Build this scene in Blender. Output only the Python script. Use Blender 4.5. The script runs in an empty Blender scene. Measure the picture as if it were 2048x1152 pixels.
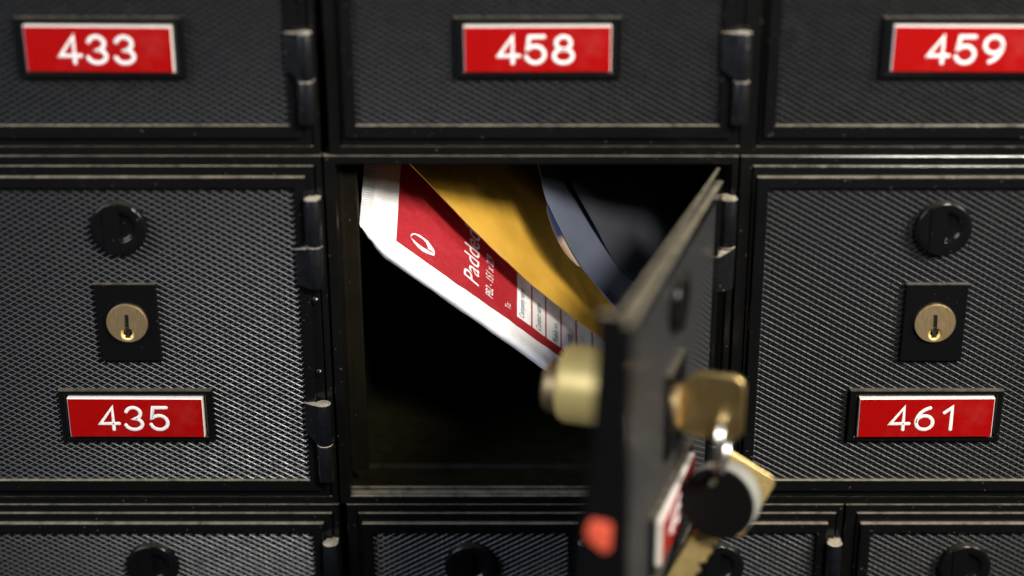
import bpy, bmesh, math, random
from mathutils import Vector, Matrix, noise
import numpy as np

random.seed(7)
S = 0.001                      # everything below is measured in millimetres
scene = bpy.context.scene
COL = scene.collection

# ------------------------------------------------------------------ camera
TH = math.radians(22.0)
FPX, PX, PY = 3250.0, 1062.0, 576.0          # focal length and principal point in photo pixels
DIST = 501.0
FWD = Vector((0, math.cos(TH), -math.sin(TH)))
UPV = Vector((0, math.sin(TH), math.cos(TH)))
RGT = Vector((1, 0, 0))
CAM = -FWD * DIST
cam_d = bpy.data.cameras.new('camera')
cam = bpy.data.objects.new('camera', cam_d)
COL.objects.link(cam)
cam.location = CAM * S
cam.rotation_euler = (math.radians(90) - TH, 0, 0)
cam_d.sensor_width = 36
cam_d.lens = FPX / 2048 * 36
cam_d.shift_x = (1024 - PX) / 2048
cam_d.clip_start = 0.01
cam_d.clip_end = 50
cam_d.dof.use_dof = True
cam_d.dof.focus_distance = 0.514
cam_d.dof.aperture_fstop = 3.0
scene.camera = cam

# ------------------------------------------------------------------ world and lamps
world = bpy.data.worlds.new('World')
scene.world = world
world.use_nodes = True
wn = world.node_tree
bg = wn.nodes['Background']
tc = wn.nodes.new('ShaderNodeTexCoord')
sx = wn.nodes.new('ShaderNodeSeparateXYZ')
rp = wn.nodes.new('ShaderNodeValToRGB')
wn.links.new(tc.outputs['Generated'], sx.inputs[0])
mr = wn.nodes.new('ShaderNodeMapRange')
mr.inputs['From Min'].default_value = -1
mr.inputs['From Max'].default_value = 1
wn.links.new(sx.outputs['Z'], mr.inputs['Value'])
wn.links.new(mr.outputs['Result'], rp.inputs['Fac'])
e = rp.color_ramp.elements
e[0].position = 0.31; e[0].color = (0.004, 0.004, 0.005, 1)      # dim floor of the room
e[1].position = 0.385; e[1].color = (0.05, 0.052, 0.05, 1)         # paler walls opposite
x = e.new(0.345); x.color = (0.015, 0.015, 0.015, 1)
x = e.new(0.46); x.color = (0.03, 0.031, 0.033, 1)
x = e.new(1.0); x.color = (0.03, 0.03, 0.03, 1)
wn.links.new(rp.outputs['Color'], bg.inputs['Color'])
bg.inputs['Strength'].default_value = 1.0


def lamp(name, loc, target, size, power, color):
    d = bpy.data.lights.new(name, 'AREA')
    d.shape = 'DISK'
    d.size = size * S
    d.energy = power
    d.color = color
    o = bpy.data.objects.new(name, d)
    COL.objects.link(o)
    o.location = Vector(loc) * S
    o.rotation_euler = (Vector(target) - Vector(loc)).to_track_quat('-Z', 'Y').to_euler()
    return o


lamp('key_lamp', (315, -555, 475), (0, 0, 0), 150, 9.0, (1.0, 0.95, 0.86))
lamp('right_lamp', (760, -450, 430), (60, 0, -10), 330, 7.5, (1.0, 0.96, 0.90))
lamp('left_lamp', (-700, -480, 430), (-60, 0, -10), 620, 6.2, (0.74, 0.83, 1.0))

scene.view_settings.view_transform = 'Standard'
scene.view_settings.look = 'None'
scene.view_settings.exposure = 0
scene.view_settings.gamma = 1
scene.view_settings.use_curve_mapping = False
scene.render.engine = 'CYCLES'
scene.cycles.use_denoising = True
scene.cycles.max_bounces = 8
scene.cycles.sample_clamp_indirect = 6


# ------------------------------------------------------------------ picture helpers (for placing real points)
def ray(px, py):
    return FWD + RGT * ((px - PX) / FPX) + UPV * ((PY - py) / FPX)


def unproj(px, py, Y):
    d = ray(px, py)
    t = (Y - CAM.y) / d.y
    return CAM + d * t


# ------------------------------------------------------------------ materials
class Nodes:
    def __init__(self, name):
        self.m = bpy.data.materials.new(name)
        self.m.use_nodes = True
        self.t = self.m.node_tree
        self.b = self.t.nodes['Principled BSDF']

    def n(self, kind, **kw):
        nd = self.t.nodes.new(kind)
        for k, v in kw.items():
            setattr(nd, k, v)
        return nd

    def put(self, sock, v):
        if isinstance(v, bpy.types.NodeSocket):
            self.t.links.new(v, sock)
        else:
            sock.default_value = v

    def math(self, op, a, b=0.0, c=0.0, clamp=False):
        nd = self.n('ShaderNodeMath', operation=op, use_clamp=clamp)
        self.put(nd.inputs[0], a); self.put(nd.inputs[1], b); self.put(nd.inputs[2], c)
        return nd.outputs[0]

    def mix(self, f, a, b):
        nd = self.n('ShaderNodeMix', data_type='RGBA')
        self.put(nd.inputs[0], f)
        self.put(nd.inputs[6], a if isinstance(a, bpy.types.NodeSocket) else (*a, 1))
        self.put(nd.inputs[7], b if isinstance(b, bpy.types.NodeSocket) else (*b, 1))
        return nd.outputs[2]

    def noise(self, scale, detail=3, rough=0.55, vec=None):
        nd = self.n('ShaderNodeTexNoise')
        nd.inputs['Scale'].default_value = scale
        nd.inputs['Detail'].default_value = detail
        nd.inputs['Roughness'].default_value = rough
        if vec is None:
            vec = self.n('ShaderNodeTexCoord').outputs['Object']
        self.t.links.new(vec, nd.inputs['Vector'])
        return nd.outputs['Fac']

    def ramp(self, f, lo, hi, a=0.0, b=1.0):
        nd = self.n('ShaderNodeMapRange')
        self.put(nd.inputs['Value'], f)
        nd.inputs['From Min'].default_value = lo
        nd.inputs['From Max'].default_value = hi
        nd.inputs['To Min'].default_value = a
        nd.inputs['To Max'].default_value = b
        return nd.outputs['Result']

    def bump(self, h, strength, dist):
        nd = self.n('ShaderNodeBump')
        nd.inputs['Strength'].default_value = strength
        nd.inputs['Distance'].default_value = dist * S
        self.put(nd.inputs['Height'], h)
        self.t.links.new(nd.outputs[0], self.b.inputs['Normal'])

    def base(self, c): self.put(self.b.inputs['Base Color'], c if isinstance(c, bpy.types.NodeSocket) else (*c, 1))
    def rough(self, r): self.put(self.b.inputs['Roughness'], r)
    def spec(self, s): self.put(self.b.inputs['Specular IOR Level'], s)
    def metal(self, s): self.put(self.b.inputs['Metallic'], s)


def dusty(name, base, rough, dust=(0.25, 0.22, 0.16), amount=0.9, spec=0.5, film=0.05, grain=1.0, sheen=0.0):
    """moulded plastic with settled dust on its ledges and a thin broken film of dust elsewhere"""
    k = Nodes(name)
    geo = k.n('ShaderNodeNewGeometry')
    sep = k.n('ShaderNodeSeparateXYZ')
    k.t.links.new(geo.outputs['Normal'], sep.inputs[0])
    up = k.ramp(sep.outputs['Z'], 0.55, 0.92)
    pos = k.n('ShaderNodeMapping')
    k.t.links.new(geo.outputs['Position'], pos.inputs['Vector'])
    n1 = k.noise(260, 4, 0.7, pos.outputs[0])
    n2 = k.noise(1900, 3, 0.75, pos.outputs[0])
    n3 = k.noise(45, 2, 0.5, pos.outputs[0])
    cover = k.ramp(k.math('ADD', k.math('MULTIPLY', n1, 0.65), k.math('MULTIPLY', n2, 0.35)), 0.33, 0.56, 0.25, 1.0)
    f_up = k.math('MULTIPLY', k.math('MULTIPLY', up, cover), amount, clamp=True)
    speck = k.ramp(n2, 0.70, 0.78)
    film_f = k.math('MULTIPLY', k.math('ADD', k.math('MULTIPLY', k.ramp(n3, 0.4, 0.7), 0.6), speck), film * grain)
    fleck = k.math('MULTIPLY', k.ramp(k.noise(1100, 1, 0.4, pos.outputs[0]), 0.77, 0.80), 0.35 * grain)
    f = k.math('MAXIMUM', k.math('MAXIMUM', f_up, film_f), fleck, clamp=True)
    k.base(k.mix(f, base, dust))
    k.rough(k.math('ADD', k.ramp(n1, 0.3, 0.7, rough - 0.06, rough + 0.08), k.math('MULTIPLY', f, 0.5), clamp=True))
    k.spec(spec)
    if sheen:
        k.put(k.b.inputs['Sheen Weight'], k.math('MULTIPLY', k.ramp(sep.outputs['Z'], 0.0, 0.45, 0.45, 1.0), sheen))
    k.b.inputs['Sheen Roughness'].default_value = 0.35
    return k.m


M = {}
M['frame'] = dusty('black_frame_plastic', (0.004, 0.004, 0.0045), 0.15, film=0.005, spec=0.35)
M['housing'] = dusty('black_housing_plastic', (0.004, 0.004, 0.004), 0.18, film=0.007, spec=0.35)
M['panel'] = dusty('black_textured_panel', (0.004, 0.0042, 0.0048), 0.31, amount=0.04, film=0.004, spec=0.40, sheen=0.30)
M['plate'] = dusty('black_gloss_plate', (0.004, 0.004, 0.0045), 0.15, amount=0.45, film=0.002, spec=0.3)
M['knob'] = dusty('black_knob_plastic', (0.004, 0.004, 0.0045), 0.15, amount=0.10, film=0.002, spec=0.3)
M['hinge'] = dusty('black_hinge_plastic', (0.004, 0.0045, 0.006), 0.27, dust=(0.46, 0.40, 0.30), film=0.006, spec=0.8)
M['stop'] = dusty('worn_brown_strip', (0.005, 0.0045, 0.003), 0.5, dust=(0.34, 0.22, 0.10), film=0.025, grain=1.0, spec=0.1)
M['inside'] = dusty('olive_inside', (0.0045, 0.004, 0.0008), 0.40, dust=(0.05, 0.045, 0.015), amount=0.12, film=0.01)

k = Nodes('red_engraving_laminate')
n = k.noise(900, 3)
red0 = k.mix(k.ramp(n, 0.3, 0.7), (0.27, 0.0015, 0.0015), (0.31, 0.002, 0.002))
scr = k.ramp(k.noise(2600, 2, 0.7), 0.72, 0.80)
wear = k.ramp(k.noise(90, 4, 0.6), 0.50, 0.75)
k.base(k.mix(k.math('ADD', k.math('MULTIPLY', scr, 0.35), k.math('MULTIPLY', wear, 0.015)), red0, (0.55, 0.30, 0.26)))
k.rough(k.ramp(wear, 0, 1, 0.28, 0.5)); k.bump(n, 0.05, 0.05); k.spec(0.4)
M['red'] = k.m
k = Nodes('white_laminate_core')
n = k.noise(700, 3)
k.base(k.mix(k.ramp(n, 0.35, 0.7), (0.80, 0.77, 0.72), (0.70, 0.66, 0.60)))
k.rough(0.5)
M['white'] = k.m
k = Nodes('engraved_white_fill')
n = k.noise(1400, 3)
k.base(k.mix(k.ramp(n, 0.4, 0.75), (0.82, 0.80, 0.78), (0.62, 0.56, 0.54)))
k.rough(0.6)
M['digit'] = k.m


def brass(name, c1, c2, rough, scratch=True, metal=1.0):
    k = Nodes(name)
    tcx = k.n('ShaderNodeTexCoord')
    mp = k.n('ShaderNodeMapping')
    mp.inputs['Scale'].default_value = (6, 6, 0.6)
    k.t.links.new(tcx.outputs['Object'], mp.inputs['Vector'])
    n1 = k.noise(600, 4, 0.7, mp.outputs[0])
    n2 = k.noise(180, 3, 0.6)
    k.base(k.mix(k.ramp(n2, 0.3, 0.7), c1, c2))
    k.rough(k.ramp(n1, 0.3, 0.7, rough - 0.08, rough + 0.1))
    k.metal(metal)
    k.bump(n1, 0.25, 0.05)
    return k.m


M['brass'] = brass('brushed_brass', (0.56, 0.42, 0.23), (0.48, 0.34, 0.17), 0.46, metal=0.9)
M['brass_pale'] = brass('pale_brass', (0.98, 0.72, 0.25), (0.94, 0.66, 0.21), 0.42, metal=0.25)
M['key'] = brass('key_brass', (0.86, 0.65, 0.29), (0.72, 0.52, 0.20), 0.36)
M['steel'] = brass('ring_steel', (0.78, 0.76, 0.72), (0.66, 0.65, 0.63), 0.22)
k = Nodes('dark_slot'); k.base((0.003, 0.003, 0.003)); k.rough(0.8); k.noise(100); M['slot'] = k.m
k = Nodes('black_tag'); n = k.noise(500); k.base(k.mix(n, (0.003, 0.003, 0.003), (0.005, 0.005, 0.005))); k.rough(0.6); k.spec(0.1); M['tag'] = k.m
k = Nodes('grey_tag_body'); n = k.noise(500); k.base(k.mix(n, (0.24, 0.24, 0.21), (0.29, 0.29, 0.255))); k.rough(0.5); M['tag_grey'] = k.m
k = Nodes('red_tab'); n = k.noise(300); k.base(k.mix(n, (0.55, 0.065, 0.030), (0.62, 0.095, 0.050))); k.rough(0.5); M['tab'] = k.m
k = Nodes('black_ink'); k.base((0.02, 0.02, 0.02)); k.rough(0.7); M['ink'] = k.m
k = Nodes('white_ink'); n = k.noise(900); k.base(k.mix(n, (0.80, 0.77, 0.77), (0.72, 0.68, 0.68))); k.rough(0.7); M['white_ink'] = k.m


def paper(name, c1, c2, rough, bscale=120, bstr=0.35):
    k = Nodes(name)
    n1 = k.noise(bscale, 4, 0.6)
    n2 = k.noise(2500, 2, 0.6)
    k.base(k.mix(k.ramp(n1, 0.3, 0.7), c1, c2))
    k.rough(rough)
    k.bump(k.math('ADD', n1, k.math('MULTIPLY', n2, 0.12)), bstr, 0.5)
    return k


M['gold'] = paper('gold_kraft_paper', (0.54, 0.305, 0.036), (0.47, 0.25, 0.026), 0.45, 90, 0.35).m
kl = paper('shade_painted_letter_paper', (0.100, 0.112, 0.150), (0.082, 0.094, 0.128), 0.42, 60, 0.15)  # white letter's shade put into its base colour as dark blue-grey
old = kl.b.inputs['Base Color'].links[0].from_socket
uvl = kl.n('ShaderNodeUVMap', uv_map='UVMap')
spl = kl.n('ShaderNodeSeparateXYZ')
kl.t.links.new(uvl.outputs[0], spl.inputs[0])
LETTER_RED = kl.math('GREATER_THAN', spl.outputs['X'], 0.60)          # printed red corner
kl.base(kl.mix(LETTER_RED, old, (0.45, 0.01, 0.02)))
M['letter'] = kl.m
M['letter_shade'] = paper('painted_letter_shade', (0.030, 0.032, 0.040), (0.022, 0.024, 0.031), 0.7, 50, 0.1).m  # near-black colour for the letter's shaded part, painted on an added sheet
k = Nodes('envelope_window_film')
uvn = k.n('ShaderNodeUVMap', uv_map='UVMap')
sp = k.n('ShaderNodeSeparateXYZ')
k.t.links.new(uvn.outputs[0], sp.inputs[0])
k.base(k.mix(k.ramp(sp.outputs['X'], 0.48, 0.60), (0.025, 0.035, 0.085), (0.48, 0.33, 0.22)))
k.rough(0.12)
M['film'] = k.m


# ------------------------------------------------------------------ mesh helpers
class MB:
    def __init__(self):
        self.v, self.f, self.mi, self.uv = [], [], [], []

    def add(self, verts, faces, mi=0, uvs=None):
        o = len(self.v)
        self.v += [tuple(p) for p in verts]
        self.f += [tuple(i + o for i in q) for q in faces]
        self.mi += [mi] * len(faces)
        self.uv += list(uvs) if uvs else [(0, 0)] * len(verts)

    def loft(self, loops, mi=0, cap0=False, cap1=False, closed=True):
        n = len(loops[0])
        vs = [p for l in loops for p in l]
        fs = []
        for a in range(len(loops) - 1):
            for i in range(n if closed else n - 1):
                j = (i + 1) % n
                fs.append((a * n + i, a * n + j, (a + 1) * n + j, (a + 1) * n + i))
        if cap0: fs.append(tuple(reversed(range(n))))
        if cap1: fs.append(tuple(range((len(loops) - 1) * n, len(loops) * n)))
        self.add(vs, fs, mi)

    def rects(self, rows, mi=0, cap0=False, cap1=False):
        """rows of (x0, x1, z0, z1, y)"""
        self.loft([[(a, y, c), (b, y, c), (b, y, d), (a, y, d)] for a, b, c, d, y in rows], mi, cap0, cap1)

    def slab(self, x0, x1, z0, z1, yb, yf, bev=0.4, mi=0):
        self.rects([(x0, x1, z0, z1, yb), (x0, x1, z0, z1, yf + bev), (x0 + bev * .3, x1 - bev * .3, z0 + bev * .3, z1 - bev * .3, yf + bev * .3),
                    (x0 + bev, x1 - bev, z0 + bev, z1 - bev, yf)], mi, True, True)

    def lathe(self, prof, c=(0, 0, 0), seg=48, mi=0, axis='y', cap0=False, cap1=True):
        loops = []
        for r, h in prof:
            l = []
            for i in range(seg):
                a = 2 * math.pi * i / seg
                if axis == 'y': l.append((c[0] + r * math.cos(a), c[1] + h, c[2] + r * math.sin(a)))
                else: l.append((c[0] + r * math.cos(a), c[1] + r * math.sin(a), c[2] + h))
            loops.append(l)
        self.loft(loops, mi, cap0, cap1)

    def prism(self, poly, y0, y1, mi=0):
        """polygon in XZ extruded in Y"""
        self.loft([[(a, y0, b) for a, b in poly], [(a, y1, b) for a, b in poly]], mi, True, True)

    def build(self, name, mats, parent=None, loc=(0, 0, 0), smooth=None):
        me = bpy.data.meshes.new(name)
        me.from_pydata([(a * S, b * S, c * S) for a, b, c in self.v], [], self.f)
        for m in (mats if isinstance(mats, (list, tuple)) else [mats]):
            me.materials.append(m)
        me.polygons.foreach_set('material_index', self.mi)
        ul = me.uv_layers.new(name='UVMap')
        for lp in me.loops:
            ul.data[lp.index].uv = self.uv[lp.vertex_index]
        bm = bmesh.new(); bm.from_mesh(me)
        bmesh.ops.recalc_face_normals(bm, faces=bm.faces)
        bm.to_mesh(me); bm.free()
        if smooth is not None:
            me.polygons.foreach_set('use_smooth', [True] * len(me.polygons))
            me.set_sharp_from_angle(angle=math.radians(smooth))
        return link(name, me, parent, loc)


def link(name, me, parent=None, loc=(0, 0, 0)):
    o = bpy.data.objects.new(name, me)
    COL.objects.link(o)
    o.location = Vector(loc) * S
    if parent is not None:
        o.parent = parent
    return o


def thing(name, label, cat, loc=(0, 0, 0), group=None):
    o = bpy.data.objects.new(name, None)
    o.empty_display_size = 0.01
    COL.objects.link(o)
    o.location = Vector(loc) * S
    tag(o, label, cat, group)
    return o


def tag(o, label, cat, group=None):
    o['label'] = label
    o['category'] = cat
    if group: o['group'] = group


def curve_mesh(obj):
    dg = bpy.context.evaluated_depsgraph_get()
    dg.update()
    me = bpy.data.meshes.new_from_object(obj.evaluated_get(dg))
    d = obj.data
    bpy.data.objects.remove(obj)
    bpy.data.curves.remove(d)
    return me


def text_polys(s, size, shear=0.0, res=4):
    d = bpy.data.curves.new('txt', 'FONT')
    d.body = s; d.size = size; d.shear = shear; d.resolution_u = res
    o = bpy.data.objects.new('txt', d)
    COL.objects.link(o)
    me = curve_mesh(o)
    vs = [tuple(v.co) for v in me.vertices]
    fs = [tuple(p.vertices) for p in me.polygons]
    bpy.data.meshes.remove(me)
    return vs, fs


def arc(cx, cy, rx, ry, a0, a1, n=14):
    return [(cx + rx * math.cos(math.radians(a0 + (a1 - a0) * i / n)), cy + ry * math.sin(math.radians(a0 + (a1 - a0) * i / n))) for i in range(n + 1)]


DIGITS = {   # strokes in a box about 0.8 wide, 1 high
    '4': [[(0.56, 0.0), (0.56, 1.0), (0.0, 0.27), (0.80, 0.27)]],
    '3': [arc(0.36, 0.74, 0.31, 0.26, 165, -90) + arc(0.36, 0.25, 0.36, 0.25, 90, -170)[1:]],
    '5': [[(0.70, 1.0), (0.13, 1.0), (0.06, 0.53)] + arc(0.36, 0.32, 0.37, 0.32, 138, -165)],
    '8': [arc(0.38, 0.75, 0.29, 0.25, 90, 450, 24), arc(0.38, 0.26, 0.37, 0.26, 90, 450, 26)],
    '9': [arc(0.38, 0.69, 0.35, 0.31, 0, 360, 26), arc(0.0, 0.69, 0.73, 0.69, 0, -70, 14)],
    '6': [arc(0.38, 0.31, 0.36, 0.31, 180, 540, 26), arc(0.80, 0.33, 0.78, 0.68, 180, 106, 14)],
    '0': [arc(0.38, 0.5, 0.35, 0.5, 90, 450, 28)],
    '1': [[(0.12, 0.76), (0.44, 1.0), (0.44, 0.0)]],
}


def digits_mesh(txt, h, pitch, wscale, thick):
    """round-ended engraved figures, a little deeper in tone than the plate edge, as one mesh"""
    bmn = bmesh.new()
    n = len(txt)
    for i, ch in enumerate(txt):
        x0 = (i - (n - 1) / 2) * pitch - 0.40 * h * wscale
        for st in DIGITS[ch]:
            pts = [(x0 + a * h * wscale, (b - 0.5) * h) for a, b in st]
            ribbon(bmn, pts, thick / 2)
    me = bpy.data.meshes.new('number')
    bmn.to_mesh(me); bmn.free()
    me.materials.append(M['digit'])
    me.polygons.foreach_set('use_smooth', [True] * len(me.polygons))
    return me


def ribbon(bmn, pts, r):
    """a stroke of half width r with round ends: flat centre, rounded sides"""
    P = [Vector((a, b)) for a, b in pts]
    closed = (P[0] - P[-1]).length < 1e-4
    left, right, mid = [], [], []
    prof = [(-1, 0.0), (-0.8, -0.09), (-0.4, -0.13), (0.4, -0.13), (0.8, -0.09), (1, 0.0)]
    rows = []
    for i, p in enumerate(P):
        a = P[i - 1] if i > 0 else (P[-2] if closed else p - (P[1] - p))
        b = P[i + 1] if i < len(P) - 1 else (P[1] if closed else p + (p - P[i - 1]))
        t1 = (p - a).normalized(); t2 = (b - p).normalized()
        t = (t1 + t2)
        if t.length < 1e-5: t = t1
        t.normalize()
        nrm = Vector((-t.y, t.x))
        c = max(0.55, t.dot(t1))
        rows.append([bmn.verts.new(((p.x + nrm.x * r * u / c) * S, y * S, (p.y + nrm.y * r * u / c) * S)) for u, y in prof])
    for i in range(len(rows) - 1):
        for j in range(len(prof) - 1):
            bmn.faces.new((rows[i][j], rows[i][j + 1], rows[i + 1][j + 1], rows[i + 1][j]))
    if not closed:
        for end, p, q in ((0, P[0], P[1]), (1, P[-1], P[-2])):
            t = (p - q).normalized()
            nrm = Vector((-t.y, t.x))
            c = bmn.verts.new((p.x * S, -0.13 * S, p.y * S))
            prev = None
            for kk in range(13):
                a = math.pi * kk / 12
                d = nrm * math.cos(a) + t * math.sin(a)
                cur = [bmn.verts.new(((p.x + d.x * r * u) * S, y * S, (p.y + d.y * r * u) * S)) for u, y in ((0.4, -0.13), (0.8, -0.09), (1, 0))]
                if prev:
                    bmn.faces.new((c, prev[0], cur[0]))
                    for j in (0, 1):
                        bmn.faces.new((prev[j], prev[j + 1], cur[j + 1], cur[j]))
                prev = cur
    bmesh.ops.recalc_face_normals(bmn, faces=bmn.faces)


# ------------------------------------------------------------------ the post office boxes
ROW = 118.8
DEPTH = 150.0
cache = {}


def once(key, fn):
    if key not in cache:
        cache[key] = fn()
    return cache[key]


def panel_mesh(mw, z0, z1):
    """raised lozenges parted by V grooves"""
    b = MB()
    px, pz = 3.5, 1.93
    ins, dep = 0.78, 0.150
    zc = z1
    j = 0
    while True:
        cz = z1 - j * pz / 2
        if cz < z0 - 0.9: break
        off = 0 if j % 2 == 0 else px / 2
        ni = int(mw / px) + 1
        for i in range(-ni - 1, ni + 1):
            cx = i * px + off
            if abs(cx) > mw + 1.4: continue
            o = [(cx - px / 2, 0, cz), (cx, 0, cz - pz / 2), (cx + px / 2, 0, cz), (cx, 0, cz + pz / 2)]
            t = [(cx + (a - cx) * ins, -dep, cz + (c - cz) * ins) for a, _, c in o]
            b.add(o + t, [(0, 1, 5, 4), (1, 2, 6, 5), (2, 3, 7, 6), (3, 0, 4, 7), (4, 5, 6, 7)])
        j += 1
    return b


def knob_mb():
    b = MB()
    R, H, cx = 8.6, 2.6, 0.5
    seg = 72
    # outer wall and rounded rim, then the face with an offset round finger dish
    loops = []
    for r, y in ((R, 0.2), (R, -H + 0.9), (R - 0.15, -H + 0.4), (R - 0.45, -H + 0.1), (R - 0.9, -H)):
        loops.append([(r * math.cos(2 * math.pi * i / seg), y, r * math.sin(2 * math.pi * i / seg)) for i in range(seg)])
    for r, y in ((5.0, -H), (4.75, -H + 0.12), (4.4, -H + 0.5), (4.0, -H + 0.9), (3.4, -H + 1.08), (0.3, -H + 1.12)):
        loops.append([(cx + r * math.cos(2 * math.pi * i / seg), y, 0.6 + r * math.sin(2 * math.pi * i / seg)) for i in range(seg)])
    b.loft(loops, 0, False, True)
    # upright grip bar across the dish
    x0, x1 = -4.4, 0.5
    poly = []
    for i in range(9):
        xx = x0 + (x1 - x0) * i / 8
        poly.append((xx, math.sqrt((R - 0.5) ** 2 - xx * xx)))
    for i in range(9):
        xx = x1 + (x0 - x1) * i / 8
        poly.append((xx, -math.sqrt((R - 0.5) ** 2 - xx * xx)))
    inner = [(a * 0.96 + (-1.4) * 0.04, c * 0.985) for a, c in poly]
    b.loft([[(a, -H + 1.25, c) for a, c in poly], [(a, -H - 0.15, c) for a, c in poly], [(a, -H - 0.35, c) for a, c in inner]], 0, False, True)
    return b


def lock_face_objs(parent, z, yf):
    """brass lock face with a real keyway, a countersunk dimple and a dark slot behind"""
    def mk():
        d = bpy.data.curves.new('lf', 'CURVE'); d.dimensions = '2D'; d.fill_mode = 'BOTH'; d.extrude = 0.9 * S; d.bevel_depth = 0.12 * S
        def poly(pts):
            sp = d.splines.new('POLY'); sp.points.add(len(pts) - 1)
            for q, (a, c) in zip(sp.points, pts): q.co = (a * S, c * S, 0, 1)
            sp.use_cyclic_u = True
        poly(arc(0, 0, 6.2, 6.2, 0, 354, 59))
        hole = [(-0.72, 3.0), (0.66, 3.0), (0.66, -1.7)] + arc(0, -3.6, 2.15, 2.15, 70, -250, 26) + [(-0.72, -1.7)]
        poly(hole)
        o = bpy.data.objects.new('lf', d); COL.objects.link(o)
        me = curve_mesh(o)
        me.transform(Matrix.Rotation(math.radians(90), 4, 'X'))
        me.materials.clear(); me.materials.append(M['brass'])
        return me
    f = link('lock_face', once('lockface', mk), parent, (0, yf, z))
    def cup():
        b = MB()
        b.lathe([(2.2, -0.75), (1.9, -0.35), (1.1, 0.15), (0.2, 0.35)], (0, 0, -3.6), 32)
        return b.build('dimple', M['brass_pale'], None, smooth=50)
    def way():
        b = MB()
        b.prism([(-0.60, 3.0), (0.53, 3.0), (0.53, -1.4), (1.05, -1.9), (1.05, -3.0), (0.5, -3.2), (0.5, -4.6), (1.0, -5.0), (-1.1, -5.2), (-0.7, -4.4), (-0.35, -4.0), (-0.35, -3.3), (-1.0, -2.9), (-1.0, -2.1), (-0.60, -1.6)], 1.2, -0.3)
        return b.build('keyway', M['slot'], None)
    def wrap(key, fn, nm):
        if key not in cache:
            o = fn(); cache[key] = o.data; bpy.data.objects.remove(o)
        link(nm, cache[key], parent, (0, yf, z))
    wrap('cup', cup, 'dimple')
    wrap('way', way, 'keyway')
    return f


def hinge_half(z0, z1, wing, wing_up):
    """one knuckle; the door's half carries a sloping wing that runs onto the door"""
    b = MB()
    r = 2.6
    seg = 40
    lo = []
    for rr, zz in ((r - .5, z0), (r - .12, z0 + .12), (r, z0 + .45), (r, z1 - .45), (r - .12, z1 - .12), (r - .5, z1)):
        lo.append([(rr * math.cos(2 * math.pi * i / seg), rr * math.sin(2 * math.pi * i / seg), zz) for i in range(seg)])
    b.loft(lo, 0, True, True)
    if wing:
        zl0 = z0 + (3.0 if wing_up else 0.4)
        zl1 = z1 - (0.4 if wing_up else 1.6)
        prof = []
        for t in range(9):
            u = t / 8
            xx = -1.1 - u * 5.0
            yy = -2.35 + 3.6 * (u ** 1.15)
            za = z0 * (1 - u) + zl0 * u
            zb = z1 * (1 - u) + zl1 * u
            prof.append((xx, yy, za + 0.1, zb - 0.1))
        front = [[(x_, y_, a), (x_, y_, c), (x_ + 0.2, y_ + 2.6, c), (x_ + 0.2, y_ + 2.6, a)] for x_, y_, a, c in prof]
        b.loft(front, 0, True, True)
    else:
        # bracket running back to the housing
        b.rects([(-1.6, 2.3, z0 + .3, z1 - .3, 5.0), (-1.6, 2.3, z0 + .3, z1 - .3, 0)], 0, True, True)
    return b


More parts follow.
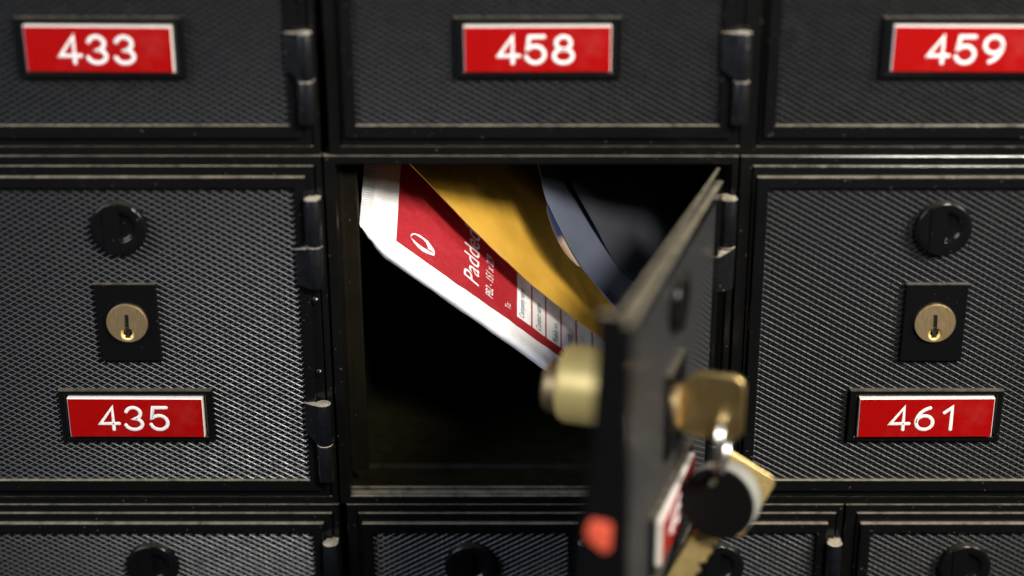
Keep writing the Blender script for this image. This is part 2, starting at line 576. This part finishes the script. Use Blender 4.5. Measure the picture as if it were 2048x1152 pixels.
def make_box(name_no, xc, zt, hw, open_deg=0.0, label='', group='post office boxes in the bank'):
    root = thing('post_box', label, 'post box', (xc, 0, zt), group)
    xl, xr = -(hw - 4.0), hw - 2.5            # door slab
    lip = hw - 5.2
    mw = hw - 8.7
    kind = 'w' if hw > 50 else 'n'
    # housing: front ring, tube and back
    b = MB()
    o = hw - 0.18
    zb = -ROW
    il, ir, it, ib = xl - 0.3, xr + 0.3, -2.9, -115.9
    yf = 0.55
    b.rects([(-o, o, zb + .15, -.15, DEPTH), (-o, o, zb + .15, -.15, yf + .5), (-o + .08, o - .08, zb + .23, -.23, yf + .12), (-o + .3, o - .3, zb + .45, -.45, yf),
             (il - .45, ir + .3, ib - .45, it + .45, yf), (il - .12, ir + .1, ib - .12, it + .12, yf + .12), (il, ir, ib, it, yf + .5), (il, ir, ib, it, 5.2),
             (il, ir, ib, it + .0, 6.0), (il - .6, ir + .6, ib - 1.2, it + 1.2, 7.0)], 0)
    # raised bead along the sill
    b.rects([(il + .1, ir - .1, ib - .2, ib + .55, 6.4), (il + .1, ir - .1, ib - .2, ib + .75, 6.2), (il + .1, ir - .1, ib - .2, ib + .75, 5.2), (il + .1, ir - .1, ib - .2, ib + .4, 4.9)], 0, True, True)
    b.rects([(il + .1, ir - .1, ib - .2, ib + .22, 3.1), (il + .1, ir - .1, ib - .2, ib + .3, 2.9), (il + .1, ir - .1, ib - .2, ib + .3, 2.0), (il + .1, ir - .1, ib - .2, ib + .1, 1.8)], 0, True, True)
    # inside skin
    b.rects([(il - .6, ir + .6, ib - 1.2, it + 1.2, 7.0), (il - .6, ir + .6, ib - 1.2, it + 1.2, 22), (il - .6, ir + .6, ib + .2, it + 1.2, 22.5),
             (il - .6, ir + .6, ib + .2, it + 1.2, 24.5), (il - .6, ir + .6, ib - 1.4, it + 1.2, 25.5), (il - .6, ir + .6, ib - 1.4, it + 1.2, DEPTH - 2)], 1, False, True)
    hk = ('housing', kind)
    if hk not in cache:
        hob = b.build('housing', [M['housing'], M['inside']], root)
        cache[hk] = hob.data
    else:
        hob = link('housing', cache[hk], root)
    # stop strip at the latch side (seen in the open box)
    if open_deg:
        s = MB()
        s.slab(il - .2, il + 5.4, -110.5, -6.5, 10.2, 8.4, 0.5)
        s.slab(il - .2, il + 1.2, -110.5, -6.5, 8.6, 7.2, 0.3)
        s.build('stop_strip', M['stop'], root)
    # hinge halves that stay on the housing
    hx, hy = hw - 2.95, -3.0
    HZ = ((-12.3, -27.4, -41.0), (-80.5, -94.8, -107.8))       # top, split, bottom
    for (za, zm, zc_), up in zip(HZ, (False, True)):
        z0, z1 = (zm + .12, za) if not up else (zc_, zm - .12)
        hm = once(('hh', up), lambda: None)
        bb = hinge_half(z0, z1, False, up)
        key = ('hhm', up)
        if key not in cache:
            ob = bb.build('hinge_bracket', M['hinge'], root, (hx, hy, 0), smooth=35); cache[key] = ob.data
        else:
            link('hinge_bracket', cache[key], root, (hx, hy, 0))
    # door: origin on the hinge pin
    key = ('door', kind)
    if key not in cache:
        d = MB()
        t_, bo = -3.2, -115.6
        lt, lb = -6.3, -113.0
        mt, mb = -9.9, -109.0
        d.rects([(xl, xr, bo, t_, 1.1), (xl, xr, bo, t_, 0.4), (xl + .08, xr - .08, bo + .08, t_ - .08, .2), (xl + .3, xr - .3, bo + .3, t_ - .3, .1),
                 (-lip - .05, lip + .05, lb - .05, lt + .05, .1), (-lip, lip, lb, lt, 0), (-lip, lip, lb, lt, -1.1), (-lip + .1, lip - .1, lb + .1, lt - .1, -1.35), (-lip + .35, lip - .35, lb + .35, lt - .35, -1.45),
                 (-mw - .35, mw + .35, mb - .35, mt + .35, -1.45), (-mw - .1, mw + .1, mb - .1, mt + .1, -1.35), (-mw, mw, mb, mt, -1.1), (-mw, mw, mb, mt, .35)], 0, True, True)
        # little moulded bosses between the hinges
        for zz in (-47.0, -71.5):
            d.lathe([(1.3, .2), (1.25, -.2), (.8, -.5), (.2, -.55)], (hw - 4.1, 0, zz), 20)
        me = d.build('door', M['frame'], None)
        me.data.transform(Matrix.Translation((-hx * S, -hy * S, 0)))
        cache[key] = me.data
        bpy.data.objects.remove(me)
    door = link('door', cache[key], root, (hx, hy, 0))
    piv = Matrix.Translation((-hx * S, -hy * S, 0))

    def sub(key, name, maker, mat, smooth=None, at=(0, 0, 0)):
        if key not in cache:
            ob = maker().build(name, mat, None, smooth=smooth)
            cache[key] = ob.data
            bpy.data.objects.remove(ob)
        return link(name, cache[key], door, (at[0] - hx, at[1] - hy, at[2]))

    sub(('panel', kind), 'textured_panel', lambda: panel_mesh(mw, -109.6, -9.3), M['panel'])
    sub('knob', 'knob', knob_mb, M['knob'], 35, (0, 0, -22.5))

    def lockplate():
        q = MB()
        q.slab(-9.6, 9.6, -13.0, 13.0, 0.2, -1.7, 0.35)
        return q
    LZ = -53.6
    sub('lockplate', 'lock_plate', lockplate, M['plate'], None, (0, 0, LZ))
    holder = bpy.data.objects.new('x', None)
    for nm, ob in (('lock', None),):
        f = lock_face_objs(door, LZ, 0)
        for c_ in [c for c in door.children if c.name.split('.')[0] in ('lock_face', 'dimple', 'keyway')]:
            c_.location = Vector((-hx, -1.75 - hy, LZ + 0.3)) * S
            c_.rotation_euler = (0, math.radians({'435': 2.5, '461': -4.0}.get(name_no, 1.0)), 0)
    bpy.data.objects.remove(holder)
    # number plate and its holder (the narrow bottom boxes show none in the photo)
    PZ = -85.6

    def holder_mb():
        q = MB()
        ow, oh, iw, ih = 24.3, 9.0, 22.0, 7.2
        q.rects([(-ow, ow, -oh, oh, .2), (-ow, ow, -oh, oh, -1.6), (-ow + .3, ow - .3, -oh + .3, oh - .3, -1.9), (-iw - .3, iw + .3, -ih - .3, ih + .3, -1.9), (-iw, iw, -ih, ih, -1.6), (-iw, iw, -ih, ih, -.4)], 0, True, True)
        return q

    def plate_mb():
        q = MB()
        w, h = 21.3, 6.75
        q.rects([(-w, w, -h, h, -.5), (-w, w, -h, h, -2.85), (-w + .18, w - .18, -h + .1, h - .25, -3.05)], 0, True, False)
        q.rects([(-w + .18, w - .18, -h + .1, h - .25, -3.05), (-w + .22, w - .22, -h + .14, h - .3, -3.15)], 1, False, True)
        return q
    if name_no:
        sub('holder', 'label_holder', holder_mb, M['plate'], None, (0, 0, PZ))
        pl = sub('plate', 'number_plate', plate_mb, [M['white'], M['red']], None, (0, 0, PZ))
        nm = digits_mesh(name_no, 7.7, 8.0, 0.95, 1.15)
        ob = link('number', nm, door, (-hx - 0.2 + random.uniform(-.3, .3), -3.17 - hy, PZ - 0.2))
        tilt = math.radians({'433': 0.5, '458': -0.2, '459': 0.3, '435': 0.25, '461': -0.3}.get(name_no, 0))
        pl.rotation_euler = (0, tilt, 0); ob.rotation_euler = (0, tilt, 0)
    # hinge halves that move with the door
    for (za, zm, zc_), up in zip(HZ, (False, True)):
        z0, z1 = (zc_, zm - .12) if not up else (zm + .12, za)
        key = ('hd', up)
        if key not in cache:
            ob = hinge_half(z0, z1, True, up).build('hinge_leaf', M['hinge'], None, smooth=35)
            cache[key] = ob.data
            bpy.data.objects.remove(ob)
        link('hinge_leaf', cache[key], door)
    if open_deg:
        door.rotation_euler = (0, 0, math.radians(open_deg))
    return root, door, (hx, hy), LZ


ZT = {0: 42.5 + ROW, 1: 42.5, 2: 42.5 - ROW}
W = 62.35
make_box('433', -125.0, ZT[0], W, label='closed black post box with red plate 433, upper left, blurred')
make_box('458', 1.9, ZT[0], W, label='closed black post box with red plate 458, directly above the open box')
make_box('459', 126.0, ZT[0], W, label='closed black post box with red plate 459, cut by the right edge')
make_box('435', -125.0, ZT[1], W, label='closed black post box with sharp red plate 435, left of the open box')
OPEN = 72.8
obox, odoor, (HX, HY), LZ = make_box('460', 0.0, ZT[1], W, OPEN, label='open black post box stuffed with mail, its door swung towards the viewer')
make_box('461', 125.0, ZT[1], W, label='closed black post box with red plate 461, right of the open door')
make_box('', -125.0, ZT[2], W, label='wide closed post box in the bottom row, below the box numbered 435')
make_box('', -19.8, ZT[2], 40.6, label='narrow closed post box in the bottom row, below the mail-filled box')
make_box('', 61.7, ZT[2], 40.6, label='narrow bottom row post box mostly hidden behind the black key tag')
make_box('', 143.2, ZT[2], 40.6, label='narrow closed post box in the bottom row, below the box numbered 461')

# wall panel round the bank of boxes
wb = MB()
x0, x1, z0, z1 = -187.6, 189.0, 42.5 - 2 * ROW - .2, 42.5 + ROW + .2
for a in ((-900, x0, -700, 700), (x1, 900, -700, 700), (x0, x1, z1, 700), (x0, x1, -700, z0)):
    wb.rects([(a[0], a[1], a[2], a[3], 12), (a[0], a[1], a[2], a[3], 2.2)], 0, True, True)
wl = wb.build('wall', M['housing'])
wl['kind'] = 'structure'

# ------------------------------------------------------------------ what only the open door shows
OC = Vector((HX, HY, 0))          # hinge pin in world (the open box stands at x = 0)
dl = lambda x_, y_, z_: (x_ - HX, y_ - HY, z_)     # door drawing coordinates -> door object coordinates
fl = MB()
xl = -(W - 4.0)
lo = []
for zz, dep in ((-3.6, 6.0), (-40, 7.5), (-62, 10.5), (-115.2, 12.5)):
    lo.append([(xl + .1, 1.05, zz), (xl + .1, dep - .4, zz), (xl + .4, dep, zz), (xl + 2.0, dep, zz), (xl + 2.2, 1.05, zz)])
fl.loft(lo, 0, True, True)
fl.build('edge_flange', M['frame'], odoor, dl(0, 0, 0))
bk = MB()
bk.rects([(-20, 20, -70, -37, 1.05), (-20, 20, -70, -37, 7.5), (-19, 19, -69, -38, 8.0)], 0, False, True)
bk.build('back_plate', M['frame'], odoor, dl(0, 0, 0))
cy = MB()
cy.lathe([(11.2, 7.9), (11.2, 29.5), (10.2, 31.0), (8.4, 31.0)], (0, 0, LZ + 2.4), 56)
cy.build('lock_body', M['brass_pale'], odoor, dl(0, 0, 0), smooth=35)
cy = MB()
cy.lathe([(6.8, 30.9), (7.6, 31.4), (7.6, 35.0), (6.6, 36.0)], (0, 0, LZ + 1.0), 40)
cy.build('lock_nut', M['brass'], odoor, dl(0, 0, 0), smooth=35)
for zt_, hgt in ((-59.2, 8.4),):
    tb = MB()
    z1_ = zt_
    prof = [(1.8, z1_ - .6), (2.6, z1_), (6.8, z1_ + .3), (8.0, z1_ - 1.2), (8.2, z1_ - hgt * .5), (6.6, z1_ - hgt * .75), (3.4, z1_ - hgt), (2.0, z1_ - hgt * .85)]
    tb.loft([[(xl + .6, y_, z_) for y_, z_ in prof], [(xl - .5, y_, z_) for y_, z_ in prof], [(xl - .7, 8 + (y_ - 8) * .93, (z1_ - hgt / 2) + (z_ - z1_ + hgt / 2) * .93) for y_, z_ in prof]], 0, True, True)
    tb.build('red_tab', M['tab'], odoor, dl(0, 0, 0), smooth=40)

# ------------------------------------------------------------------ mail
class Sheet:
    """mail lying on the slope: a near edge (points along it) swept along a cross-section that runs inward and up"""
    def __init__(self, pts, alpha, flat_at, nose, taper=0.0, wig=0.0, seed=0, side=0.0):
        P = [Vector(p) for p in pts]
        self.P = P
        L = [0.0]
        for a, b in zip(P, P[1:]): L.append(L[-1] + (b - a).length)
        self.L = L
        self.len = L[-1]
        self.alpha, self.flat_at, self.nose, self.taper, self.wig, self.seed, self.side = alpha, flat_at, nose, taper, wig, seed, side

    def edge(self, u):
        u = max(0.0, min(self.len - 1e-4, u))
        i = 0
        while i < len(self.L) - 2 and self.L[i + 1] <= u: i += 1
        t = (u - self.L[i]) / (self.L[i + 1] - self.L[i])
        p0 = self.P[max(0, i - 1)]; p1 = self.P[i]; p2 = self.P[i + 1]; p3 = self.P[min(len(self.P) - 1, i + 2)]
        return 0.5 * ((2 * p1) + (p2 - p0) * t + (2 * p0 - 5 * p1 + 4 * p2 - p3) * t * t + (3 * p1 - p0 - 3 * p2 + p3) * t ** 3)

    def section(self, q):
        """q mm along the section from the lower side of the near edge -> (inward, up)"""
        n = self.nose
        if q < n * 1.75:                                 # rounded nose
            t = q / (n * 1.75)
            a = math.radians(-90 + t * (90 + 90 - math.degrees(self.alpha)) * 0.98)
            return (n * .55 - n * .55 * math.cos(a), n * .5 + n * .5 * math.sin(a))
        w0, h0 = self.section(n * 1.75 - 1e-6)
        s = q - n * 1.75
        w, h = w0, h0
        st = 1.0
        while s > 0:
            d = min(st, s)
            k_ = max(0.0, min(1.0, (w - self.flat_at) / 12.0))
            a = self.alpha * (1 - k_ * 0.93)
            w += d * math.cos(a); h += d * math.sin(a)
            s -= d
        return w, h

    def pt(self, u, q):
        key = round(q, 3)
        sec = self.__dict__.setdefault('_s', {})
        if key not in sec: sec[key] = self.section(q)
        w, h = sec[key]
        e_ = self.edge(u)
        tp = 1.0
        if self.taper: tp = 0.30 + 0.70 * min(1.0, max(0.0, u / self.taper)) ** 0.8
        n = self.nose
        hh = h * tp if h < n else n * tp + (h - n)
        nz = 0.0
        if self.taper and u < 14:
            hh += 0.9 * (1 - u / 14) * noise.noise(Vector((u * .45, q * .30, 9.0)))
        if self.wig:
            nz = self.wig * (noise.noise(Vector((u * .11, q * .13, self.seed))) + .5 * noise.noise(Vector((u * .3, q * .3, self.seed + 5))))
        return Vector((e_.x + self.side * w, e_.y + w - nz * .3, e_.z + hh + nz))

    def grid(self, name, mat, qmax, nu, nq, parent=None, thick=0.35, under=True, smooth=60, ufn=None):
        b = MB()
        us = [self.len * i / nu for i in range(nu + 1)]
        qs = [qmax * (j / nq) for j in range(nq + 1)]
        vs, uv = [], []
        for j, q in enumerate(qs):
            for i, u in enumerate(us):
                uu = u if ufn is None else ufn(u, q, i, j)
                vs.append(self.pt(uu, q)); uv.append((uu / 100, q / 100))
        nq1 = nq + 1
        fs = []
        for j in range(nq):
            for i in range(nu):
                a = j * (nu + 1) + i
                fs.append((a, a + 1, a + nu + 2, a + nu + 1))
        if under:   # lower face, running back under the upper one
            base = len(vs)
            for j in range(1, 9):
                w = qmax * 0.8 * j / 8
                q = w + self.nose * 1.75
                for i, u in enumerate(us):
                    p = self.pt(u if ufn is None else ufn(u, q, i, j * 4), q)
                    lowr = self.edge(u)
                    drop = self.nose * (0.30 + 0.70 * min(1.0, max(0.0, u / self.taper)) ** .8 if self.taper else 1.0)
                    vs.append(Vector((p.x, p.y, p.z - drop * .92))); uv.append((u / 100, 0.0))
            for j in range(8):
                for i in range(nu):
                    a = (base + (j - 1) * (nu + 1) + i) if j else i
                    a2 = base + j * (nu + 1) + i
                    fs.append((a, a2, a2 + 1, a + 1))
        b.add(vs, fs, 0, uv)
        return b.build(name, mat, parent, smooth=smooth)


BAG = Sheet([unproj(*p) for p in ((720, 449, 9), (721, 458, 9), (739, 485, 8.6), (765, 518, 8.3), (788, 535, 8), (850, 578, 7.6), (950, 648, 7), (1050, 718, 6.5), (1110, 761, 6), (1200, 822, 6), (1290, 880, 6))],
            math.radians(33), 26, 5.2, taper=11, wig=0.34, seed=3)

# inverse look-up: picture point -> (u, q) on the bag's upper face
gu = np.linspace(0, BAG.len, 260)
gq = np.linspace(3, 45, 160)
tab = np.array([[tuple(BAG.pt(u, q)) for q in gq] for u in gu])
rel = tab - np.array(CAM)
dep = rel @ np.array(FWD)
gx = PX + FPX * (rel @ np.array(RGT)) / dep
gy = PY - FPX * (rel @ np.array(UPV)) / dep


def bag_uq(px, py):
    d2 = (gx - px) ** 2 + (gy - py) ** 2
    i, j = np.unravel_index(np.argmin(d2), d2.shape)
    return float(gu[i]), float(gq[j])


def bag_on(u, q, lift=0.10):
    p = BAG.pt(u, q)
    a = BAG.pt(u + .3, q) - BAG.pt(u - .3, q)
    c = BAG.pt(u, q + .3) - BAG.pt(u, q - .3)
    nrm = a.cross(c).normalized()
    if nrm.dot(Vector((0, -.5, 1))) < 0: nrm = -nrm
    return p + nrm * lift


u_red, q_red = bag_uq(793, 482)
_, q_red2 = bag_uq(1006, 632)
uf, qf = bag_uq(1035, 632)
uf2, _ = bag_uq(1066, 656)
ufp = uf2 - uf
q_r = (q_red + q_red2) / 2
print('bag', u_red, q_red, q_red2, uf, qf, ufp)

k = Nodes('padded_bag_print')
uvn = k.n('ShaderNodeUVMap', uv_map='UVMap')
sp = k.n('ShaderNodeSeparateXYZ')
k.t.links.new(uvn.outputs[0], sp.inputs[0])
U = k.math('MULTIPLY', sp.outputs['X'], 100.0)
Q = k.math('MULTIPLY', sp.outputs['Y'], 100.0)
w1 = k.math('MULTIPLY', k.math('SUBTRACT', k.noise(60, 2), 0.5), 0.5)
Qw = k.math('ADD', Q, w1)
inred = k.math('MULTIPLY', k.math('GREATER_THAN', U, u_red), k.math('GREATER_THAN', Qw, q_r))
ph = k.math('DIVIDE', k.math('SUBTRACT', U, uf), ufp)
fr = k.math('FRACT', ph)
field = k.math('MULTIPLY', k.math('MULTIPLY', k.math('GREATER_THAN', ph, 0.0), k.math('LESS_THAN', fr, 0.90)), k.math('GREATER_THAN', Qw, qf))
redf = k.math('MULTIPLY', inred, k.math('SUBTRACT', 1.0, field))
fib = k.noise(1500, 3, 0.7)
redc = k.mix(k.ramp(fib, 0.35, 0.7), (0.31, 0.009, 0.016), (0.39, 0.022, 0.030))
whc = k.mix(k.ramp(k.noise(140, 3), 0.35, 0.7), (0.84, 0.83, 0.83), (0.78, 0.76, 0.73))
k.base(k.mix(redf, whc, redc))
k.rough(k.ramp(redf, 0, 1, 0.62, 0.45))
# crimped ribs of the sealed end, creases elsewhere
rib = k.math('SINE', k.math('MULTIPLY', k.math('ADD', Q, k.math('MULTIPLY', k.math('SUBTRACT', 9.0, U), k.math('MULTIPLY', k.math('LESS_THAN', U, 5.5), 0.35))), 7.5))
ribm = k.math('MULTIPLY', k.ramp(U, 8.2, 7.2), k.ramp(Q, 7.0, 13.0))
cre = k.noise(110, 5, 0.62)
fine = k.noise(420, 3, 0.6)
k.bump(k.math('ADD', k.math('MULTIPLY', k.math('MULTIPLY', rib, ribm), 0.5), k.math('ADD', k.math('MULTIPLY', cre, 0.75), k.math('MULTIPLY', fine, 0.12))), 0.75, 0.6)
M['bag'] = k.m

bag = BAG.grid('padded_envelope', M['bag'], 95, 220, 110,
               ufn=lambda u, q, i, j: u if i else (0.35 if j % 2 else -0.15))
tag(bag, 'red and white padded mail bag, lowest of the mail in the open box', 'envelope', 'mail in the open box')


def bag_text(name, s, px, py, size, xs, mat, shear=0.18):
    u0, q0 = bag_uq(px, py)
    vs, fs = text_polys(s, size, shear)
    b = MB()
    b.add([bag_on(u0 - y_, q0 + x_ * xs) for x_, y_, _ in vs], fs)
    return b.build(name, mat, bag)


bag_text('lettering', 'Padded Bag', 957, 576, 8.4, 0.86, M['white_ink'])
bag_text('lettering', 'PB2 - 151 x 229', 986, 600, 4.0, 0.62, M['white_ink'])
bag_text('lettering', 'To:', 1022, 622, 3.2, 0.62, M['white_ink'])
bag_text('lettering', 'Company name', 1049, 640, 3.3, 0.56, M['ink'])
bag_text('lettering', 'Contact name', 1082, 664, 3.3, 0.56, M['ink'])
bag_text('lettering', 'Mobile no.', 1115, 690, 3.3, 0.56, M['ink'])
bag_text('lettering', 'Post code', 1143, 712, 3.3, 0.56, M['ink'])

# emblem: a round mark of two crescents
def z7(a, c): return (800 + a / 3.49, 430 + c / 3.49)
logo = [
    [(70, 150), (72, 138), (84, 129), (105, 130), (135, 141), (165, 158), (195, 184), (218, 212), (234, 242), (247, 272), (238, 270), (212, 250), (196, 238), (193, 222), (180, 196), (160, 172), (132, 152), (108, 141), (90, 139), (80, 144), (74, 154)],
    [(76, 158), (98, 178), (125, 202), (158, 224), (190, 245), (218, 262), (242, 277), (236, 284), (215, 280), (185, 270), (152, 252), (122, 226), (98, 196)],
]
lb = MB()
for poly in logo:
    pts = [bag_on(*bag_uq(*z7(a, c)), 0.12) for a, c in poly]
    lb.add(pts, [tuple(range(len(pts)))])
lg = lb.build('emblem', M['white_ink'], bag)

GOLD = Sheet([unproj(*p) for p in ((800, 308, 28), (818, 328, 27), (860, 372, 25), (905, 420, 23), (960, 475, 21), (1040, 551, 18), (1120, 617, 16), (1180, 662, 14.5), (1245, 712, 13), (1300, 755, 12))],
             math.radians(36), 26, 0.9, wig=0.30, seed=11)
gd = GOLD.grid('kraft_envelope', M['gold'], 80, 120, 70)
tag(gd, 'golden kraft paper envelope lying between the red bag and the window letter', 'envelope', 'mail in the open box')

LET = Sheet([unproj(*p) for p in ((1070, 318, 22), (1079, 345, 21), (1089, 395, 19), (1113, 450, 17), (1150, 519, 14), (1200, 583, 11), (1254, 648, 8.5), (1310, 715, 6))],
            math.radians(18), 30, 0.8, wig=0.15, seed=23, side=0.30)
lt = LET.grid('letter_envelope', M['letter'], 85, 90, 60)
tag(lt, 'white window envelope with its shade painted in as blue-grey, steepest of the mail, right of the golden one', 'envelope', 'mail in the open box')
LET_SHADE = Sheet([unproj(*p) for p in ((1116, 310, 33), (1130, 345, 32), (1156, 395, 30), (1188, 452, 28), (1224, 520, 25), (1264, 586, 22), (1304, 650, 19.5), (1348, 715, 17))],
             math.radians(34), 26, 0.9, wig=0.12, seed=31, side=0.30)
dk = LET_SHADE.grid('letter_shade_sheet', M['letter_shade'], 70, 80, 50)  # added sheet, stands in for the shaded face of the letter
tag(dk, 'added dark sheet standing for the shaded part of the window letter, right of its lit edge', 'envelope', 'mail in the open box')
# address window bulging at its left edge
b = MB()
us = [LET.len * (0.20 + 0.30 * i / 24) for i in range(25)]
vs, uv = [], []
for i, u in enumerate(us):
    t = i / 24
    bul = math.sin(math.pi * t) ** 0.6
    p = LET.edge(u)
    for a, (dx, dz, dy) in enumerate(((0.05, .35, -.1), (-0.9, -.1, .2), (-1.7, -.9, 1.2), (-1.8, -1.8, 3.0))):
        vs.append(Vector((p.x + dx * bul, p.y + dy * bul - .05, p.z + dz * bul))); uv.append((t, a / 3))
fs = [(i * 4 + a, i * 4 + a + 1, i * 4 + a + 5, i * 4 + a + 4) for i in range(24) for a in range(3)]
b.add(vs, fs, 0, uv)
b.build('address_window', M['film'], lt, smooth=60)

# ------------------------------------------------------------------ keys on the open door
RZ = Matrix.Rotation(math.radians(OPEN), 4, 'Z')


def dw(x_, y_, z_):
    """door drawing coordinates -> world millimetres"""
    return Vector((HX, HY, ZT[1])) + (RZ @ Vector((x_ - HX, y_ - HY, z_)))


nF = RZ @ Vector((0, -1, 0))        # out of the door's face
tF = RZ @ Vector((-1, 0, 0))        # along the door, away from the hinge


def key_outline(head=True):
    h = []
    r = 2.4
    W_, H_ = 9.2, 9.6
    for cx_, cz_, a0 in ((W_ - r, H_ - r, 0), (-W_ + r, H_ - r, 90), (-W_ + r, -H_ + r, 180), (W_ - r, -H_ + r, 270)):
        h += arc(cx_, cz_, r, r, a0, a0 + 90, 6)
    return h


def curve_plate(outlines, half, bev):
    d = bpy.data.curves.new('kp', 'CURVE'); d.dimensions = '2D'; d.fill_mode = 'BOTH'
    d.extrude = half * S; d.bevel_depth = bev * S; d.bevel_resolution = 2
    for pts in outlines:
        sp_ = d.splines.new('POLY'); sp_.points.add(len(pts) - 1)
        for q, (a, c) in zip(sp_.points, pts): q.co = (a * S, c * S, 0, 1)
        sp_.use_cyclic_u = True
    o = bpy.data.objects.new('kp', d); COL.objects.link(o)
    return curve_mesh(o)


def key_mesh():
    """head with a hole, shoulder, toothed blade; drawn in XY, head centre at the origin, blade towards -Y"""
    hd = key_outline()
    # cut the head's lower side to join the blade
    top = [p for p in hd]
    blade_r = [(4.0, -10.4), (4.0, -13.0), (3.9, -14)]
    teeth = []
    yy = -14.0
    for i, dd in enumerate((2.4, 3.6, 2.0, 3.2, 1.8, 2.9, 2.3)):
        teeth += [(3.9, yy - .4), (dd, yy - 1.6), (dd, yy - 2.0), (3.9, yy - 3.1)]
        yy -= 3.2
    tip = [(2.0, yy - 2.5), (-2.0, yy - 2.8), (-3.4, yy - 1.0)]
    left = [(-3.6, -14), (-4.0, -13), (-4.0, -10.4)]
    # outline: head corners (right-top .. left-top .. left-bottom) then blade
    r = 2.4
    W_, H_ = 9.6, 10.0
    o = arc(W_ - r, H_ - r, r, r, 0, 90, 6) + arc(-W_ + r, H_ - r, r, r, 90, 180, 6) + arc(-W_ + r, -H_ + r, r, r, 180, 270, 6)
    o = arc(-W_ + r, -H_ + r, r, r, 270, 180, 6) + arc(-W_ + r, H_ - r, r, r, 180, 90, 6) + arc(W_ - r, H_ - r, r, r, 90, 0, 6) + arc(W_ - r, -H_ + r, r, r, 0, -90, 6)
    o += blade_r + teeth + tip + left
    return o


def place(me, name, mat, origin, xa, ya, parent=None):
    """mesh drawn in XY with Z its thickness -> world frame"""
    xa = xa.normalized(); za = xa.cross(ya).normalized(); ya = za.cross(xa)
    mtx = Matrix((xa, ya, za)).transposed().to_4x4()
    me.transform(Matrix.Translation(origin * S) @ mtx)
    me.materials.clear(); me.materials.append(mat)
    me.polygons.foreach_set('use_smooth', [True] * len(me.polygons))
    me.set_sharp_from_angle(angle=math.radians(40))
    o = link(name, me, parent)
    return o


# key standing in the lock: its blade is inside, the head stands out of the face
hole = arc(0, 6.0, 2.0, 2.0, 0, 345, 23)
hz = [(9.2, -3.0), (9.2, 7.2), (8.5, 8.9), (6.8, 9.6), (-6.8, 9.6), (-8.5, 8.9), (-9.2, 7.2), (-9.2, -6.0), (-7.4, -8.8), (-6.0, -9.6), (2.2, -9.6), (4.0, -8.6)]
me1 = curve_plate([hz, arc(-3.4, 4.2, 2.0, 2.0, 0, 345, 23), ], 0.7, 0.45)
KC = dw(0, -2.4 - 7.8, LZ + 1.6)
# local Y = out of the door, local X = down
key1 = place(me1, 'key', M['key'], KC, Vector((0, 0, 1)), nF)
tag(key1, 'brass key with a square head standing in the lock of the open door', 'key', 'keys on the ring')
stub = MB()
stub.rects([(-.7, .7, -3.6, 3.6, 3.0), (-.7, .7, -3.6, 3.6, -3.4)], 0, True, True)
st = stub.build('blade', M['key'], key1)
st.data.transform(Matrix.Translation(dw(0, -2.0, LZ + .3) * S) @ RZ)
HOLE = KC - Vector((0, 0, 3.4)) + nF * 4.2

# split ring through that hole, hanging down along the door
RR = 8.6
RC = HOLE - Vector((0, 0, RR - 1.0)) + nF * 0.5
ring = MB()
for kk in range(2):
    lo = []
    for i in range(72):
        a = 2 * math.pi * i / 72
        c = RC + (tF * math.cos(a) + Vector((0, 0, 1)) * math.sin(a)) * RR + nF * (kk * 1.3 - .65)
        rad = (tF * math.cos(a) + Vector((0, 0, 1)) * math.sin(a))
        lo.append([c + rad * (.75 * math.cos(2 * math.pi * j / 10)) + nF * (.62 * math.sin(2 * math.pi * j / 10)) for j in range(10)])
    lo.append(lo[0])
    ring.loft(lo)
rg = ring.build('key_ring', M['steel'], smooth=60)
tag(rg, 'steel split ring hanging from the key in the lock, joining key and tag', 'key ring')

# black round tag with a pale body
TC = CAM + ray(1436, 1006) * 458.0
away = ray(1438, 1002).normalized()
tn = (-away + RGT * -0.34 + UPV * -0.36).normalized()         # its face looks a little down and left
tx = UPV.cross(tn).normalized(); ty = tn.cross(tx)
tagr = thing('key_tag', 'round black key tag with a pale grey body hanging on the ring', 'key tag', TC)
def disc(r, half, bev, hy_):
    return curve_plate([arc(0, 0, r, r, 0, 354, 59), arc(-1.0, hy_, 1.7, 1.7, 0, 345, 23)], half, bev)
def place_rel(me, name, mat, org, parent):
    return place(me, name, mat, org, tx, ty, parent)
o = place_rel(disc(10.3, .35, .3, 6.3), 'front_disc', M['tag'], tn * 0.2, tagr)
o = place_rel(disc(10.3, 2.6, .5, 6.3), 'tag_body', M['tag_grey'], tn * -3.9, tagr)

# second key on the ring, behind the tag
K2 = CAM + ray(1462, 986) * 468.0
aw = ray(1466, 984).normalized()
ang = math.radians(-31)
xa = RGT * math.cos(ang) + UPV * math.sin(ang) 
ya = -RGT * math.sin(ang) + UPV * math.cos(ang)
me2 = curve_plate([key_mesh(), arc(-3.6, 6.2, 1.9, 1.9, 0, 345, 23)], 0.7, 0.4)
key2 = place(me2, 'key', M['key'], K2, xa + aw * 0.25, ya)
tag(key2, 'second brass key hanging behind the round black tag, toothed blade downwards', 'key', 'keys on the ring')
